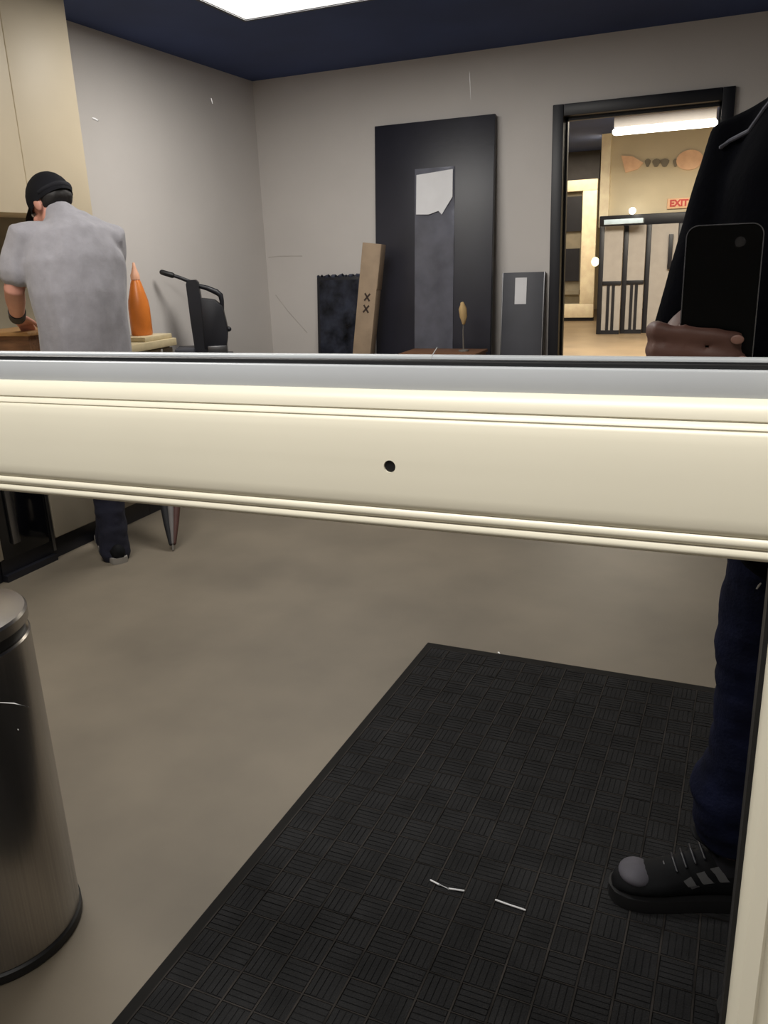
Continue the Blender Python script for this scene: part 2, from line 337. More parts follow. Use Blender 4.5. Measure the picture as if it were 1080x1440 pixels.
# ------------------------------------------------------------------ counter run along the left wall
CF = -2.83
for k, (ya, yb) in enumerate(((1.5, 1.96), (1.96, 2.42), (2.72, 3.12), (3.12, 3.44), (3.44, 3.76))):
    lab = ['tan base cabinet nearest the glass door', 'tan base cabinet just before the black cabinet', 'tan base cabinet just past the black cabinet', 'tan base cabinet behind the standing man\'s legs', 'last tan base cabinet before the press table'][k]
    t = thing('base_cabinet', lab, 'cabinet', (-3.1, (ya + yb) / 2, 0), group='tan base cabinets under the counter')
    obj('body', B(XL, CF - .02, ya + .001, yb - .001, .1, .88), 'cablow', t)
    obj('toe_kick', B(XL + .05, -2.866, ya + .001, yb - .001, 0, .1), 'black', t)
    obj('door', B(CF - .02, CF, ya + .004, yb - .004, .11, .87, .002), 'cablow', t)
    bm = bmesh.new(); loft(bm, [(CF, yb - .05, .72), (CF + .025, yb - .05, .72), (CF + .025, yb - .05, .83), (CF, yb - .05, .83)], [.004] * 4, n=8, round_ends=False)
    obj('handle', bm, 'steeld', t)
o = obj('countertop', B(XL, -2.80, 1.48, 3.76, .88, .92, .004), 'counter'); rebase(o, (-3.1, 2.9, .88)); tag(o, 'long beige countertop on the tan base cabinets', 'countertop')
t = thing('black_cabinet', 'narrow glossy black cabinet under the counter beside tan cabinets', 'cabinet', (-3.1, 2.57, 0))
obj('body', B(XL, -2.86, 2.421, 2.719, .03, .88), 'black', t)
obj('door', B(-2.86, -2.838, 2.424, 2.716, .10, .875, .003), 'blackgloss', t)
obj('plinth', B(XL, -2.835, 2.421, 2.719, 0, .03), 'black', t)
obj('handle', B(-2.838, -2.822, 2.475, 2.515, .16, .58, .004), 'steeld', t)['label'] = 'grey upright handle'
obj('edge_strip', B(-2.838, -2.832, 2.70, 2.716, .05, .875, .001), 'steeld', t)
# upper cabinets
UX = -3.05
for k, (ya, yb) in enumerate(((2.07, 2.59), (2.59, 3.11), (3.11, 3.52))):
    lab = ['tan wall cabinet nearest the glass door, up to the ceiling', 'tan wall cabinet in the middle, left of the capped man', 'tan wall cabinet at the end, above the capped man'][k]
    t = thing('wall_cabinet', lab, 'cabinet', (-3.2, (ya + yb) / 2, 1.555), group='tan wall cabinets')
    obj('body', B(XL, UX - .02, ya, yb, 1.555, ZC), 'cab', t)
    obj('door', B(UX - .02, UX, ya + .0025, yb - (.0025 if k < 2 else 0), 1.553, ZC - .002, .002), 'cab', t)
o = obj('splashback', B(XL + .001, XL + .015, 1.5, 3.52, .92, 1.555), 'olive'); rebase(o, (XL, 2.5, .92)); tag(o, 'olive grey splashback panel under the tan wall cabinets', 'splashback')
# wooden box and board under the man's hands
o = obj('wooden_board', B(-3.28, -2.92, 2.84, 3.14, 1.018, 1.036, .003), 'wood'); rebase(o, (-3.1, 3.0, 1.018)); tag(o, 'tan wooden board under the man\'s hands on a brown box', 'board')
t = thing('wooden_box', 'brown open wooden box on the counter beneath the tan board', 'box', (-3.1, 3.0, .92))
obj('bottom', B(-3.26, -2.94, 2.86, 3.12, .92, .932), 'woodd', t)
for a in ((-3.26, -2.94, 2.86, 2.872), (-3.26, -2.94, 3.108, 3.12), (-3.26, -3.248, 2.872, 3.108), (-2.952, -2.94, 2.872, 3.108)): obj('side_panel', B(*a, .932, 1.018, .001), 'woodd', t)
# orange bottle
cx, cy = -2.93, 3.64
t = thing('orange_bottle', 'tall orange bottle with a tapering pale top behind the grey shirted man', 'bottle', (cx, cy, .945))
bm = bmesh.new(); lathe(bm, [(.03, 0), (.052, 0), (.056, .008), (.056, .14), (.052, .18), (.040, .225), (.028, .27), (.022, .285), (.02, .285)], (cx, cy, .945), 32); obj('body', bm, 'orange', t)
bm = bmesh.new(); lathe(bm, [(.019, .285), (.024, .287), (.024, .31), (.018, .325), (.010, .35), (.006, .372), (.004, .374)], (cx, cy, .945), 24); obj('cap', bm, 'orangecap', t)
o = obj('tray', B(-3.05, -2.82, 3.52, 3.75, .92, .945, .004), 'counter'); rebase(o, (-2.93, 3.64, .92)); tag(o, 'low beige tray under the orange bottle at the counter end', 'tray')

# ------------------------------------------------------------------ press on a low table in the corner
t = thing('work_table', 'low grey work table under the black lever press', 'table', (-3.1, 4.45, 0))
obj('tabletop', B(-3.36, -2.86, 4.18, 4.72, .685, .715, .004), 'greypan', t)
for sx in (-3.33, -2.92):
    for sy in (4.22, 4.64): obj('leg', B(sx, sx + .04, sy, sy + .04, 0, .685, .003), 'black', t)
PXc, PYc = -3.13, 4.44
def pr(dx, dz, dy=0):   # dx runs across the view from the camera, in the press's own plane
    c, s = math.cos(PA), math.sin(PA); return V((PXc + dx * c - dy * s, PYc + dx * s + dy * c, dz))
PA = math.radians(30)
t = thing('lever_press', 'black upright press with a raised lever handle by the grey wall', 'press', (PXc, PYc, .715), (0, 0, PA))
def pl(name, bm, m, p=t):
    xform(bm, Matrix.Translation((PXc, PYc, -.02)) @ Matrix.Rotation(PA, 4, 'Z')); return obj(name, bm, m, p)
pl('base', B(-.13, .20, -.1, .1, .735, .765, .006), 'black')
pl('lower_plate', B(-.15, -.03, -.1, .1, .775, .815, .008), 'greypan')
bm = bmesh.new(); prism(bm, [(-.03, .76), (.055, .76), (.045, 1.0), (.030, 1.21), (.015, 1.225), (-.035, 1.225), (-.045, 1.20), (-.040, .98)], 'y', -.045, .045); pl('post', bm, 'black')
lev = bmesh.new(); loft(lev, [(-.01, 0, 1.21), (-.09, 0, 1.245), (-.165, 0, 1.272)], [.012, .011, .010], n=12); lv = pl('lever', lev, 'black')
bm = bmesh.new(); loft(bm, [(-.125, 0, 1.257), (-.185, 0, 1.278)], [.017, .016], n=12); pl('grip', bm, 'rubber', lv)
bm = bmesh.new(); prism(bm, [(.03, .80), (.165, .80), (.178, .86), (.185, .92), (.165, 1.06), (.12, 1.10), (.035, 1.115)], 'y', -.05, .05); bmesh.ops.bevel(bm, geom=list(bm.edges), offset=.006, segments=2, affect='EDGES', profile=.5); pl('body', bm, 'black')
bm = bmesh.new(); loft(bm, [(.02, 0, 1.19), (.08, 0, 1.172), (.135, 0, 1.145), (.158, 0, 1.125), (.162, 0, 1.09), (.16, 0, 1.04)], [.013, .016, .018, .017, .014, .012], n=12); pl('carry_handle', bm, 'black')
bm = bmesh.new(); ell(bm, (.19, 0, .915), .016, .016, .016); pl('knob', bm, 'black')
pl('motor_cover', B(.05, .17, -.06, .06, .765, .82, .006), 'steeld')

# ------------------------------------------------------------------ things leaning on the back wall
def lean(name, label, cat, x, z_top, y_top, y_foot):
    """an Empty at the foot of a leaning slab whose local z runs up the slab"""
    a = math.atan2(y_top - y_foot, z_top); return thing(name, label, cat, (x, y_foot, 0), (-a, 0, 0))
t = lean('loose_door', 'tall black door leaf leaning on the grey wall', 'door', -1.970, 2.15, 5.70, 5.52)
obj('leaf', B(-.425, .43, 0, .042, 0, 2.165, .003), 'blacks', t, world=False)
bm = bmesh.new(); nxs, nzs = 6, 34
bm_v = [[bm.verts.new((-.125 + .285 * i / nxs, -.006 - .005 * noise.noise(V((i * .9, j * .55, 3))), .22 + 1.645 * j / nzs)) for i in range(nxs + 1)] for j in range(nzs + 1)]
for j in range(nzs):
    for i in range(nxs): bm.faces.new((bm_v[j][i], bm_v[j][i + 1], bm_v[j + 1][i + 1], bm_v[j + 1][i]))
bmesh.ops.solidify(bm, geom=list(bm.faces), thickness=-.006)
g = obj('vision_panel', bm, 'film', t, world=False); g['label'] = 'tall narrow shiny film covered panel'
bm = bmesh.new(); prism(bm, [(-.112, 1.57), (-.02, 1.565), (.05, 1.585), (.075, 1.56), (.115, 1.62), (.15, 1.67), (.15, 1.845), (-.11, 1.825)], 'y', -.0165, -.0145); obj('painted_glare', bm, 'white', t, world=False)['label'] = 'white shape for the ceiling light reflected in the film'  # white shape paints in the reflection of a ceiling light
# film-wrapped black panel
t = lean('wrapped_panel', 'black panel in crinkled plastic film left of the tall carton', 'panel', -2.71, 1.19, 5.72, 5.60)
obj('panel', B(-.21, .21, 0, .03, 0, 1.175, .003), 'black', t, world=False)
bm = bmesh.new(); nxs, nzs = 22, 50
gv = [[bm.verts.new((-.185 + .37 * i / nxs, -.004 - .010 * abs(noise.noise(V((i * .33, j * .3, 9)))) - .004 * noise.noise(V((i * .9, j * .8, 2))), .08 + 1.07 * j / nzs)) for i in range(nxs + 1)] for j in range(nzs + 1)]
for j in range(nzs):
    for i in range(nxs): bm.faces.new((gv[j][i], gv[j][i + 1], gv[j + 1][i + 1], gv[j + 1][i]))
bmesh.ops.solidify(bm, geom=list(bm.faces), thickness=-.003)
obj('plastic_film', bm, 'blackfilm', t, world=False)
bm = bmesh.new(); loft(bm, [(-.2 + .4 * i / 14, .01 + .006 * noise.noise(V((i, 1, 0))), 1.178 + .011 * noise.noise(V((i * .8, 4, 0)))) for i in range(15)], [.014] * 15, n=8)
obj('film_fold', bm, 'blackfilm', t, world=False)
# tall carton
a = math.atan2(.17, 1.41); b = math.radians(-.0)
t = thing('tall_carton', 'tall narrow cardboard carton leaning between black panel and black door', 'carton', (-2.49, 5.33, 0), (-math.atan2(.10, 1.41), math.radians(7.0), 0))
obj('carton', B(-.085, .052, 0, .085, 0, 1.40, .003), 'card', t, world=False)
for zc in (1.04, .96):
    bm = bmesh.new()
    for s in (-1, 1):
        b2 = bmesh.new(); box(b2, -.032, .032, -.0012, .0, -.006, .006); xform(b2, Matrix.Translation((-.012, -.0005, zc)) @ Matrix.Rotation(s * .9, 4, 'Y'))
        tmp = bpy.data.meshes.new('tmp'); b2.to_mesh(tmp); b2.free(); bm.from_mesh(tmp); bpy.data.meshes.remove(tmp)
    obj('printed_mark', bm, 'ink', t, world=False)
obj('flap', B(.052, .056, .0, .085, 1.1, 1.40, .001), 'card', t, world=False)
# grey panel with white label
t = lean('grey_panel', 'dark grey panel with a white label leaning beside the doorway', 'panel', -1.345, 1.16, 5.72, 5.60)
obj('panel', B(-.14, .14, 0, .03, 0, 1.165, .003), 'greypan', t, world=False)
obj('edge_strip', B(-.147, -.14, -.002, .032, 0, 1.165, .001), 'steeld', t, world=False); obj('edge_strip', B(.14, .147, -.002, .032, 0, 1.165, .001), 'steeld', t, world=False)
obj('paper_label', B(-.055, .025, -.0025, -.0005, .955, 1.13), 'white', t, world=False)['label'] = 'white paper label'
# low brown carton with a tan brush in front of the loose door
t = thing('low_box', 'low brown wooden crate on the floor before the black door', 'box', (-1.785, 5.3, 0))
obj('crate', B(-2.04, -1.53, 5.14, 5.44, 0, .655, .004), 'woodd', t); obj('lid', B(-2.05, -1.52, 5.13, 5.45, .655, .675, .003), 'woodd', t)
t = thing('bottle_brush', 'tan bristle brush with a wire stem standing before the black door', 'brush', (-1.645, 5.3, .675))
bm = bmesh.new(); loft(bm, [(-1.645, 5.3, .68), (-1.648, 5.3, .80), (-1.642, 5.3, .90)], [.006, .004, .004], n=8); obj('stem', bm, 'wire', t)
bm = bmesh.new(); loft(bm, [(-1.643, 5.3, .86), (-1.643, 5.3, .90), (-1.648, 5.3, .95), (-1.652, 5.3, .98)], [.012, .026, .027, .014], n=14); wrinkle(bm, .004, 60); obj('bristle_head', bm, 'brush', t)
bm = bmesh.new(); lathe(bm, [(.01, 0), (.035, 0), (.035, .008), (.008, .012)], (-1.645, 5.3, .675), 20); obj('foot', bm, 'wire', t)

# furled bundle leaning on the counter, tip on the floor
tip, top = V((-2.372, 2.975, .006)), V((-2.782, 3.60, .90))
t = thing('furled_umbrella', 'slim furled umbrella with black, grey and reddish panels, tip on floor', 'umbrella', tip)
d = (top - tip); sd = V((.76, .65, 0)).normalized()
def along(k, o): return tip + d * k + sd * o
bm = bmesh.new(); loft(bm, [along(.0, 0), along(.05, 0), along(.97, 0)], [.004, .006, .006], n=10); obj('shaft', bm, 'wire', t)
for o0, m_ in ((-.035, 'blackcloth'), (0, 'greycloth'), (.034, 'redbrown')):
    bm = bmesh.new(); loft(bm, [along(.03, o0 * .25), along(.12, o0 * .6), along(.25, o0), along(.5, o0 * 1.1), along(.72, o0 * .8)], [(.010, .012), (.016, .018), (.021, .024), (.022, .025), (.012, .014)], side=sd, n=14); wrinkle(bm, .004, 14); obj('panel', bm, m_, t)

# ------------------------------------------------------------------ people
def axes(f, up=V((0, 0, 1))):
    f = V(f).normalized(); r = f.cross(up).normalized(); u = r.cross(f).normalized(); return r, f, u
def head_parts(bm, c, f, s=1.0, up=V((0, 0, 1))):
    r, f, u = axes(f, up); A = Matrix((r, f, u)).transposed()
    P = lambda x, y, z: V(c) + (r * x + f * y + u * z) * s
    ell(bm, P(0, -.012, .025), .076 * s, .094 * s, .092 * s, A)           # skull
    ell(bm, P(0, .030, -.045), .058 * s, .062 * s, .070 * s, A)           # face and jaw
    ell(bm, P(0, .062, -.098), .028 * s, .024 * s, .020 * s, A)           # chin
    loft(bm, [P(0, .088, .012), P(0, .106, -.022), P(0, .104, -.034)], [.009 * s, .014 * s, .013 * s], n=10)   # nose
    ell(bm, P(0, .080, .026), .05 * s, .018 * s, .012 * s, A)             # brow
    for k in (-1, 1):
        ell(bm, P(k * .077, -.008, -.012), .010 * s, .021 * s, .032 * s, A)   # ears
        ell(bm, P(k * .036, .070, -.03), .022 * s, .022 * s, .02 * s, A)      # cheeks
    ell(bm, P(0, .088, -.064), .024 * s, .012 * s, .011 * s, A)           # mouth
    return P, A
def face_details(P, A, s, root):
    for k in (-1, 1):
        bm = bmesh.new(); ell(bm, P(k * .031, .083, .003), .0125 * s, .0105 * s, .0095 * s, A); e = obj('eye', bm, 'eyew', root)
        bm = bmesh.new(); ell(bm, P(k * .031, .0915, .003), .0055 * s, .0035 * s, .0055 * s, A); obj('iris', bm, 'iris', e, world=False) if False else obj('iris', bm, 'iris', root)
    bm = bmesh.new(); ell(bm, P(0, .098, -.064), .021 * s, .006 * s, .006 * s, A); obj('lips', bm, 'lips', root)
def finger(bm, pts, r): loft(bm, pts, [r * (1 - .055 * i) for i in range(len(pts))], n=10)
def hand_relaxed(bm, wrist, d, palm_n, side, s=1.0):
    """wrist -> fingers along d, palm facing palm_n, thumb towards side"""
    d, pn, sd = V(d).normalized(), V(palm_n).normalized(), V(side).normalized(); w0 = V(wrist)
    loft(bm, [w0, w0 + d * .045 * s, w0 + d * .085 * s], [(.026 * s, .018 * s), (.037 * s, .015 * s), (.038 * s, .012 * s)], side=sd, n=14)
    for k, L in enumerate((.072, .080, .074, .058)):
        b = w0 + d * .085 * s + sd * (.028 - .0187 * k) * s
        p1 = b + (d * .45 + pn * .12) * L * s; p2 = p1 + (d * .3 + pn * .2) * L * s; p3 = p2 + (d * .18 + pn * .22) * L * s
        finger(bm, [b - d * .02, b, p1, p2, p3], .0085 * s)
    b = w0 + d * .025 * s + sd * .028 * s
    finger(bm, [b - d * .01, b + (sd * .022 + d * .02 + pn * .012) * s, b + (sd * .032 + d * .05 + pn * .022) * s, b + (sd * .032 + d * .072 + pn * .028) * s], .0105 * s)

def shoe_mesh(heel, toe, L=.30, W=.052, H=.115):
    """returns placing function for a shoe: local x along the foot (0 heel .. 1 toe), y lateral, z up"""
    heel, toe = V(heel), V(toe); d = (toe - heel); d.z = 0; L = d.length; d.normalize(); s = d.cross(V((0, 0, 1)))
    return (lambda x, y, z: heel + d * (x * L) + s * y + V((0, 0, z))), d, s
def build_shoe(heel, toe, parent, up='shoe', sole='sole', stripes=True, hs=1.0, z0=.0):
    P, d, s = shoe_mesh(heel, toe)
    xs = [0, .04, .12, .25, .4, .55, .68, .8, .9, .97, 1.0]
    wd = [.018, .030, .036, .037, .037, .042, .047, .047, .041, .026, .010]
    ht = [.058, .082, .095, .100, .092, .078, .064, .056, .050, .044, .036]
    bm = bmesh.new(); n = 18; rings = []
    for x, w_, h_ in zip(xs, wd, ht):
        ring = []
        for k in range(n):
            a = 2 * math.pi * k / n; cy, sz = math.cos(a), math.sin(a)
            zz = z0 + .020 + (h_ * hs - .020) * (.5 + .5 * sz) ; yy = w_ * (abs(cy) ** .75) * (1 if cy >= 0 else -1) * (1.0 if sz < 0 else 1 - .35 * sz)
            ring.append(bm.verts.new(P(x, yy, zz)))
        rings.append(ring)
    for a, b in zip(rings, rings[1:]):
        for k in range(n): bm.faces.new((a[k], a[(k + 1) % n], b[(k + 1) % n], b[k]))
    bm.faces.new(rings[0][::-1]); bm.faces.new(rings[-1])
    sh = obj('shoe', bm, up, parent, smooth=60)
    bm = bmesh.new(); lo, hi, mid = [], [], []
    m = 40
    for k in range(m):
        a = 2 * math.pi * k / m; x = .5 - .5 * math.cos(a); w_ = None
        for i in range(len(xs) - 1):
            if xs[i] <= x <= xs[i + 1]: w_ = wd[i] + (wd[i + 1] - wd[i]) * (x - xs[i]) / (xs[i + 1] - xs[i])
        w_ = (w_ or .01) + .004; y = w_ * (1 if math.sin(a) >= 0 else -1) * min(1, abs(math.sin(a)) * 4)
        xx = -.015 + x * 1.035
        lo.append(bm.verts.new(P(xx, y, z0))); mid.append(bm.verts.new(P(xx, y * 1.03, z0 + .014))); hi.append(bm.verts.new(P(xx, y * .99, z0 + .028)))
    bm.faces.new(lo[::-1]); bm.faces.new(hi)
    for A_, B_ in ((lo, mid), (mid, hi)):
        for k in range(m): bm.faces.new((A_[k], A_[(k + 1) % m], B_[(k + 1) % m], B_[k]))
    obj('sole', bm, sole, sh, smooth=50)
    return sh, P, d, s

# --- the man in the grey tee at the counter (seen from behind)
mf = V((-.80, .60, 0)).normalized(); mr = mf.cross(V((0, 0, 1)))
def mp(o, f, z): return V((-2.575, 2.815, 0)) + mr * o + mf * f + V((0, 0, z))
base_m = V((-2.60, 2.84, 0))
bm = bmesh.new()
headc = mp(-.035, .125, 1.565)
hf = (mf * .75 - mr * .45 + V((0, 0, -.55))).normalized()
Pm, Am = head_parts(bm, headc, hf, 1.0, V((0, 0, 1)))
loft(bm, [mp(-.02, .05, 1.42), mp(-.03, .09, 1.51), headc + V((0, 0, -.02))], [.062, .055, .055], n=14)
loft(bm, [mp(0, .0, .92), mp(0, -.01, 1.1), mp(0, .01, 1.3), mp(-.01, .04, 1.42)], [(.15, .10), (.14, .095), (.17, .10), (.13, .07)], side=mr, n=18)
# arms: shoulder, elbow, wrist
mshL, melL, mwrL = mp(-.175, .04, 1.43), mp(-.240, .06, 1.225), mp(-.215, .30, 1.105)
mshR, melR, mwrR = mp(.175, .04, 1.42), mp(.185, .15, 1.19), mp(.06, .34, 1.095)
for a_, b_, c_ in ((mshL, melL, mwrL), (mshR, melR, mwrR)):
    loft(bm, [a_, a_.lerp(b_, .5), b_, b_.lerp(c_, .35), c_], [.052, .047, .041, .041, .028], n=14)
hand_relaxed(bm, mwrL, (mf * .75 + mr * .35 + V((0, 0, -.35))), V((0, 0, -1)), mr, 1.0)
hand_relaxed(bm, mwrR, (mf * .8 - mr * .45 + V((0, 0, -.3))), V((0, 0, -1)), -mr, 1.0)
anL, anR = V((-2.575, 2.815, .09)), V((-2.70, 2.93, .09))
hpL, hpR = mp(-.085, 0, .90), mp(.085, 0, .90)
knL, knR = hpL.lerp(anL, .5) + mf * .03 + mr * .05, hpR.lerp(anR, .5) + mf * .03 + mr * .03
for a_, b_, c_ in ((hpL, knL, anL), (hpR, knR, anR)): loft(bm, [a_, b_, c_, c_ + V((0, 0, -.05))], [.078, .05, .036, .036], n=14)
for an in (anL, anR): loft(bm, [an + V((0, 0, -.05)), an + mf * .1 + V((0, 0, -.055))], [.03, .028], n=10)
bm = remesh(bm, .006, 5)
man = obj('person', bm, 'skinm', None, smooth=80); rebase(man, base_m); tag(man, 'man in a grey tee and black cap at the counter, seen from behind', 'person')
man.matrix_basis = Matrix.Translation(base_m)
face_details(Pm, Am, 1.0, man)
# tee
bm = bmesh.new()
loft(bm, [mp(0, .0, .86), mp(0, -.005, .95), mp(0, -.02, 1.08), mp(0, -.02, 1.2), mp(0, .0, 1.32), mp(0, .03, 1.43), mp(-.01, .06, 1.485), mp(-.02, .075, 1.508)],
     [(.192, .135), (.190, .135), (.186, .130), (.194, .132), (.205, .130), (.185, .105), (.105, .075), (.072, .068)], side=mr, n=28)
for a_, b_, q in ((mshL, melL, -1), (mshR, melR, 1)):
    i_ = mp(q * .10, .03, 1.435)
    loft(bm, [i_, a_, a_.lerp(b_, .40), a_.lerp(b_, .66 if q < 0 else .8)], [.070, .072, .066, .066], n=18)
bm = remesh(bm, .009, 8); wrinkle(bm, .012, 5, (1, 1, .4)); wrinkle(bm, .008, 14, (1, 1, .28))
obj('tshirt', bm, 'greytee', man, smooth=80)
# jeans
bm = bmesh.new()
loft(bm, [mp(0, 0, .97), mp(0, 0, .88), mp(0, .0, .80)], [(.165, .115), (.170, .12), (.16, .11)], side=mr, n=22)
for a_, b_, c_ in ((hpL, knL, anL), (hpR, knR, anR)): loft(bm, [a_, a_.lerp(b_, .5), b_, b_.lerp(c_, .6), c_ + V((0, 0, -.02)), c_ + V((0, 0, -.055))], [.094, .085, .075, .068, .066, .070], n=16)
bm = remesh(bm, .009, 5); wrinkle(bm, .007, 11, (1, 1, 1.6))
obj('jeans', bm, 'denimd', man, smooth=80)
for an in (anL, anR): build_shoe(an - mf * .085 + V((0, 0, -.09)), an + mf * .19 + V((0, 0, -.09)), man, 'shoe', 'heel')
# cap with a back strap, bill forward
r_, f_, u_ = axes(hf); bm = bmesh.new(); rings = []
for j in range(9):
    a = math.radians(-14 + 104 * j / 8); rings.append([bm.verts.new(Pm(.087 * math.cos(a) * math.cos(2 * math.pi * k / 28), -.012 + .106 * math.cos(a) * math.sin(2 * math.pi * k / 28), .018 + .105 * math.sin(a))) for k in range(28)])
for a_, b_ in zip(rings, rings[1:]):
    for k in range(28): bm.faces.new((a_[k], a_[(k + 1) % 28], b_[(k + 1) % 28], b_[k]))
bmesh.ops.solidify(bm, geom=list(bm.faces), thickness=.003)
cap = obj('cap', bm, 'cap', man, smooth=60)
bm = bmesh.new(); A1, A2 = [], []
for k in range(13):
    a = math.radians(20 + 140 * k / 12); A1.append((.083 * math.cos(a), .10 * math.sin(a))); A2.append((.075 * math.cos(a), .10 * math.sin(a) + .07 * math.sin(a) ** .6))
top_ = [bm.verts.new(Pm(x, -.012 + y, .020)) for x, y in A1]; out_ = [bm.verts.new(Pm(x, -.012 + y, .008)) for x, y in A2]
for k in range(12): bm.faces.new((top_[k], top_[k + 1], out_[k + 1], out_[k]))
bmesh.ops.solidify(bm, geom=list(bm.faces), thickness=.004); obj('bill', bm, 'cap', cap)
bm = bmesh.new(); loft(bm, [Pm(.086 * math.cos(a), -.012 + .105 * math.sin(a), .012) for a in [math.radians(200 + 140 * k / 12) for k in range(13)]], [(.004, .012)] * 13, n=8, round_ends=False); obj('strap', bm, 'cap', cap)
bm = bmesh.new(); ell(bm, Pm(0, -.030, -.005), .077, .078, .050, Am); b3 = remesh(bm, .008, 3); wrinkle(b3, .004, 50); obj('hair', b3, 'hair', man)
bm = bmesh.new(); loft(bm, [melL.lerp(mwrL, .78), melL.lerp(mwrL, .90), mwrL + mf * .01], [.037, .036, .035], n=16, round_ends=False); obj('wristband', bm, 'glove', man)

# --- the person in black behind the glass
pf = V((-.80, -.60, 0)).normalized(); prt = pf.cross(V((0, 0, 1)))
PC = V((.105, 1.255, 0))
def pp(o, f, z): return PC + prt * o + pf * f + V((0, 0, z))
base_p = V((.14, 1.42, .0108))
bm = bmesh.new()
ph_head = V((.097, 1.20, 1.635)); phf = V((-.35, -.85, -.25)).normalized()
Pp, Ap = head_parts(bm, ph_head, phf, .96)
loft(bm, [V((.105, 1.27, 1.42)), V((.100, 1.24, 1.51)), ph_head + V((0, .01, -.03))], [.060, .052, .052], n=14)
loft(bm, [pp(0, -.02, .90), pp(0, 0, 1.08), pp(0, .0, 1.27), pp(0, -.01, 1.41)], [(.14, .09), (.12, .085), (.15, .09), (.12, .06)], side=prt, n=18)
shR, elR, wrR = V((-.000, 1.375, 1.425)), V((-.043, 1.29, 1.19)), V((-.060, .975, 1.165))
shL, elL, wrL = V((.215, 1.13, 1.425)), V((.29, 1.16, 1.13)), V((.27, 1.04, .90))
for a_, b_, c_ in ((shR, elR, wrR), (shL, elL, wrL)):
    loft(bm, [a_, a_.lerp(b_, .5), b_, b_.lerp(c_, .35), c_], [.047, .042, .038, .038, .027], n=14)
# right hand wrapped round the phone's left edge, fingers across its back
PHX0, PHX1, PHZ1, PHY = -.048, .020, 1.3165, .8685
PHZ0 = PHZ1 - .147
loft(bm, [wrR, V((-.064, .935, 1.170)), V((-.066, .900, 1.182)), V((-.064, .884, 1.186))], [(.027, .019), (.034, .019), (.037, .016), (.032, .013)], side=V((0, 0, 1)), n=16)
for k, (z, L, e) in enumerate(((1.2190, .066, .0), (1.1995, .074, .002), (1.1805, .068, .002), (1.163, .052, .0))):
    zz = z
    finger(bm, [(-.066, .900, zz - .006 + .002 * k), (-.0715, .874, zz), (-.066, .8565, zz + .001), (-.044, .8535, zz - .001), (-.044 + L * .40, .8545, zz - .004), (-.044 + L * .72, .8565, zz - .007)], .0112 - .0005 * k)
finger(bm, [(-.062, .915, 1.185), (-.050, .897, 1.208), (-.034, .888, 1.226), (-.018, .887, 1.238)], .0112)
hand_relaxed(bm, wrL, V((-.05, -.15, -1)), V((-.9, .3, 0)), V((-.2, -1, 0)), .95)
ankR, ankL = V((.075, 1.515, .10)), V((.285, 1.33, .10))
hipR, hipL = V((.105, 1.435, .90)), V((.205, 1.315, .90))
kneR, kneL = V((.090, 1.455, .53)), V((.25, 1.295, .50))
for a_, b_, c_ in ((hipR, kneR, ankR), (hipL, kneL, ankL)): loft(bm, [a_, b_, c_, c_ + V((0, 0, -.03))], [.074, .048, .030, .026], n=14)
toeR, toeL = V((-.140, 1.452, 0)), V((.08, 1.20, 0))
for an, to in ((ankR, toeR), (ankL, toeL)):
    dd = (to - an); dd.z = 0; dd.normalize(); loft(bm, [an + V((0, 0, -.03)), an + dd * .10 + V((0, 0, -.045))], [.022, .020], n=10)
bm = remesh(bm, .0042, 5)
per = obj('person', bm, 'skinp', None, smooth=80); rebase(per, base_p); per.matrix_basis = Matrix.Translation(base_p)
tag(per, 'person in black tee and jeans standing on the mat, raising a phone', 'person')
face_details(Pp, Ap, .96, per)
for k, (z, L) in enumerate(((1.2190, .066), (1.1995, .074), (1.1805, .068), (1.163, .052))):
    bm = bmesh.new(); ell(bm, (-.044 + L * .74, .8475, z - .0065), .0058, .0014, .0044); obj('fingernail', bm, 'nail', per)
bm = bmesh.new()
# hair: shell over the skull, to the nape
ell(bm, Pp(0, -.026, .030), .086, .094, .096, Ap); ell(bm, Pp(0, -.055, -.035), .074, .058, .070, Ap)
bm = remesh(bm, .008, 4); wrinkle(bm, .004, 40, (1, 1, .4)); obj('hair', bm, 'hair', per)
# tee
bm = bmesh.new()
loft(bm, [pp(0, -.04, .93), pp(0, -.02, 1.0), pp(0, .0, 1.14), pp(0, .0, 1.27), pp(0, -.01, 1.38), pp(0, -.015, 1.468), pp(0, -.02, 1.520)],
     [(.185, .135), (.18, .13), (.175, .125), (.185, .125), (.175, .115), (.135, .085), (.070, .066)], side=prt, n=28)
loft(bm, [pp(.07, -.02, 1.462), shR, shR.lerp(elR, .5), shR.lerp(elR, .92), shR.lerp(elR, 1.10)], [.056, .062, .060, .062, .062], n=18)
loft(bm, [pp(-.07, -.02, 1.445), shL, shL.lerp(elL, .5), shL.lerp(elL, .95)], [.054, .060, .060, .064], n=18)
bm = remesh(bm, .008, 6); wrinkle(bm, .006, 9, (1, 1, .6))
tee = obj('tshirt', bm, 'blacktee', per, smooth=80)
# thin grey line along the shoulder seam, laid on the cloth
def on_tee(p):
    q = V(p) - base_p; ok, loc, nor, _ = tee.closest_point_on_mesh(q); return loc + nor * .001 + base_p
bm = bmesh.new(); pts = [on_tee(V((.040, 1.18, 1.54)).lerp(V((-.040, 1.31, 1.43)), k / 10)) for k in range(11)]
loft(bm, pts, [.003] * 11, n=8); obj('shoulder_line', bm, 'shoulder_line', tee)
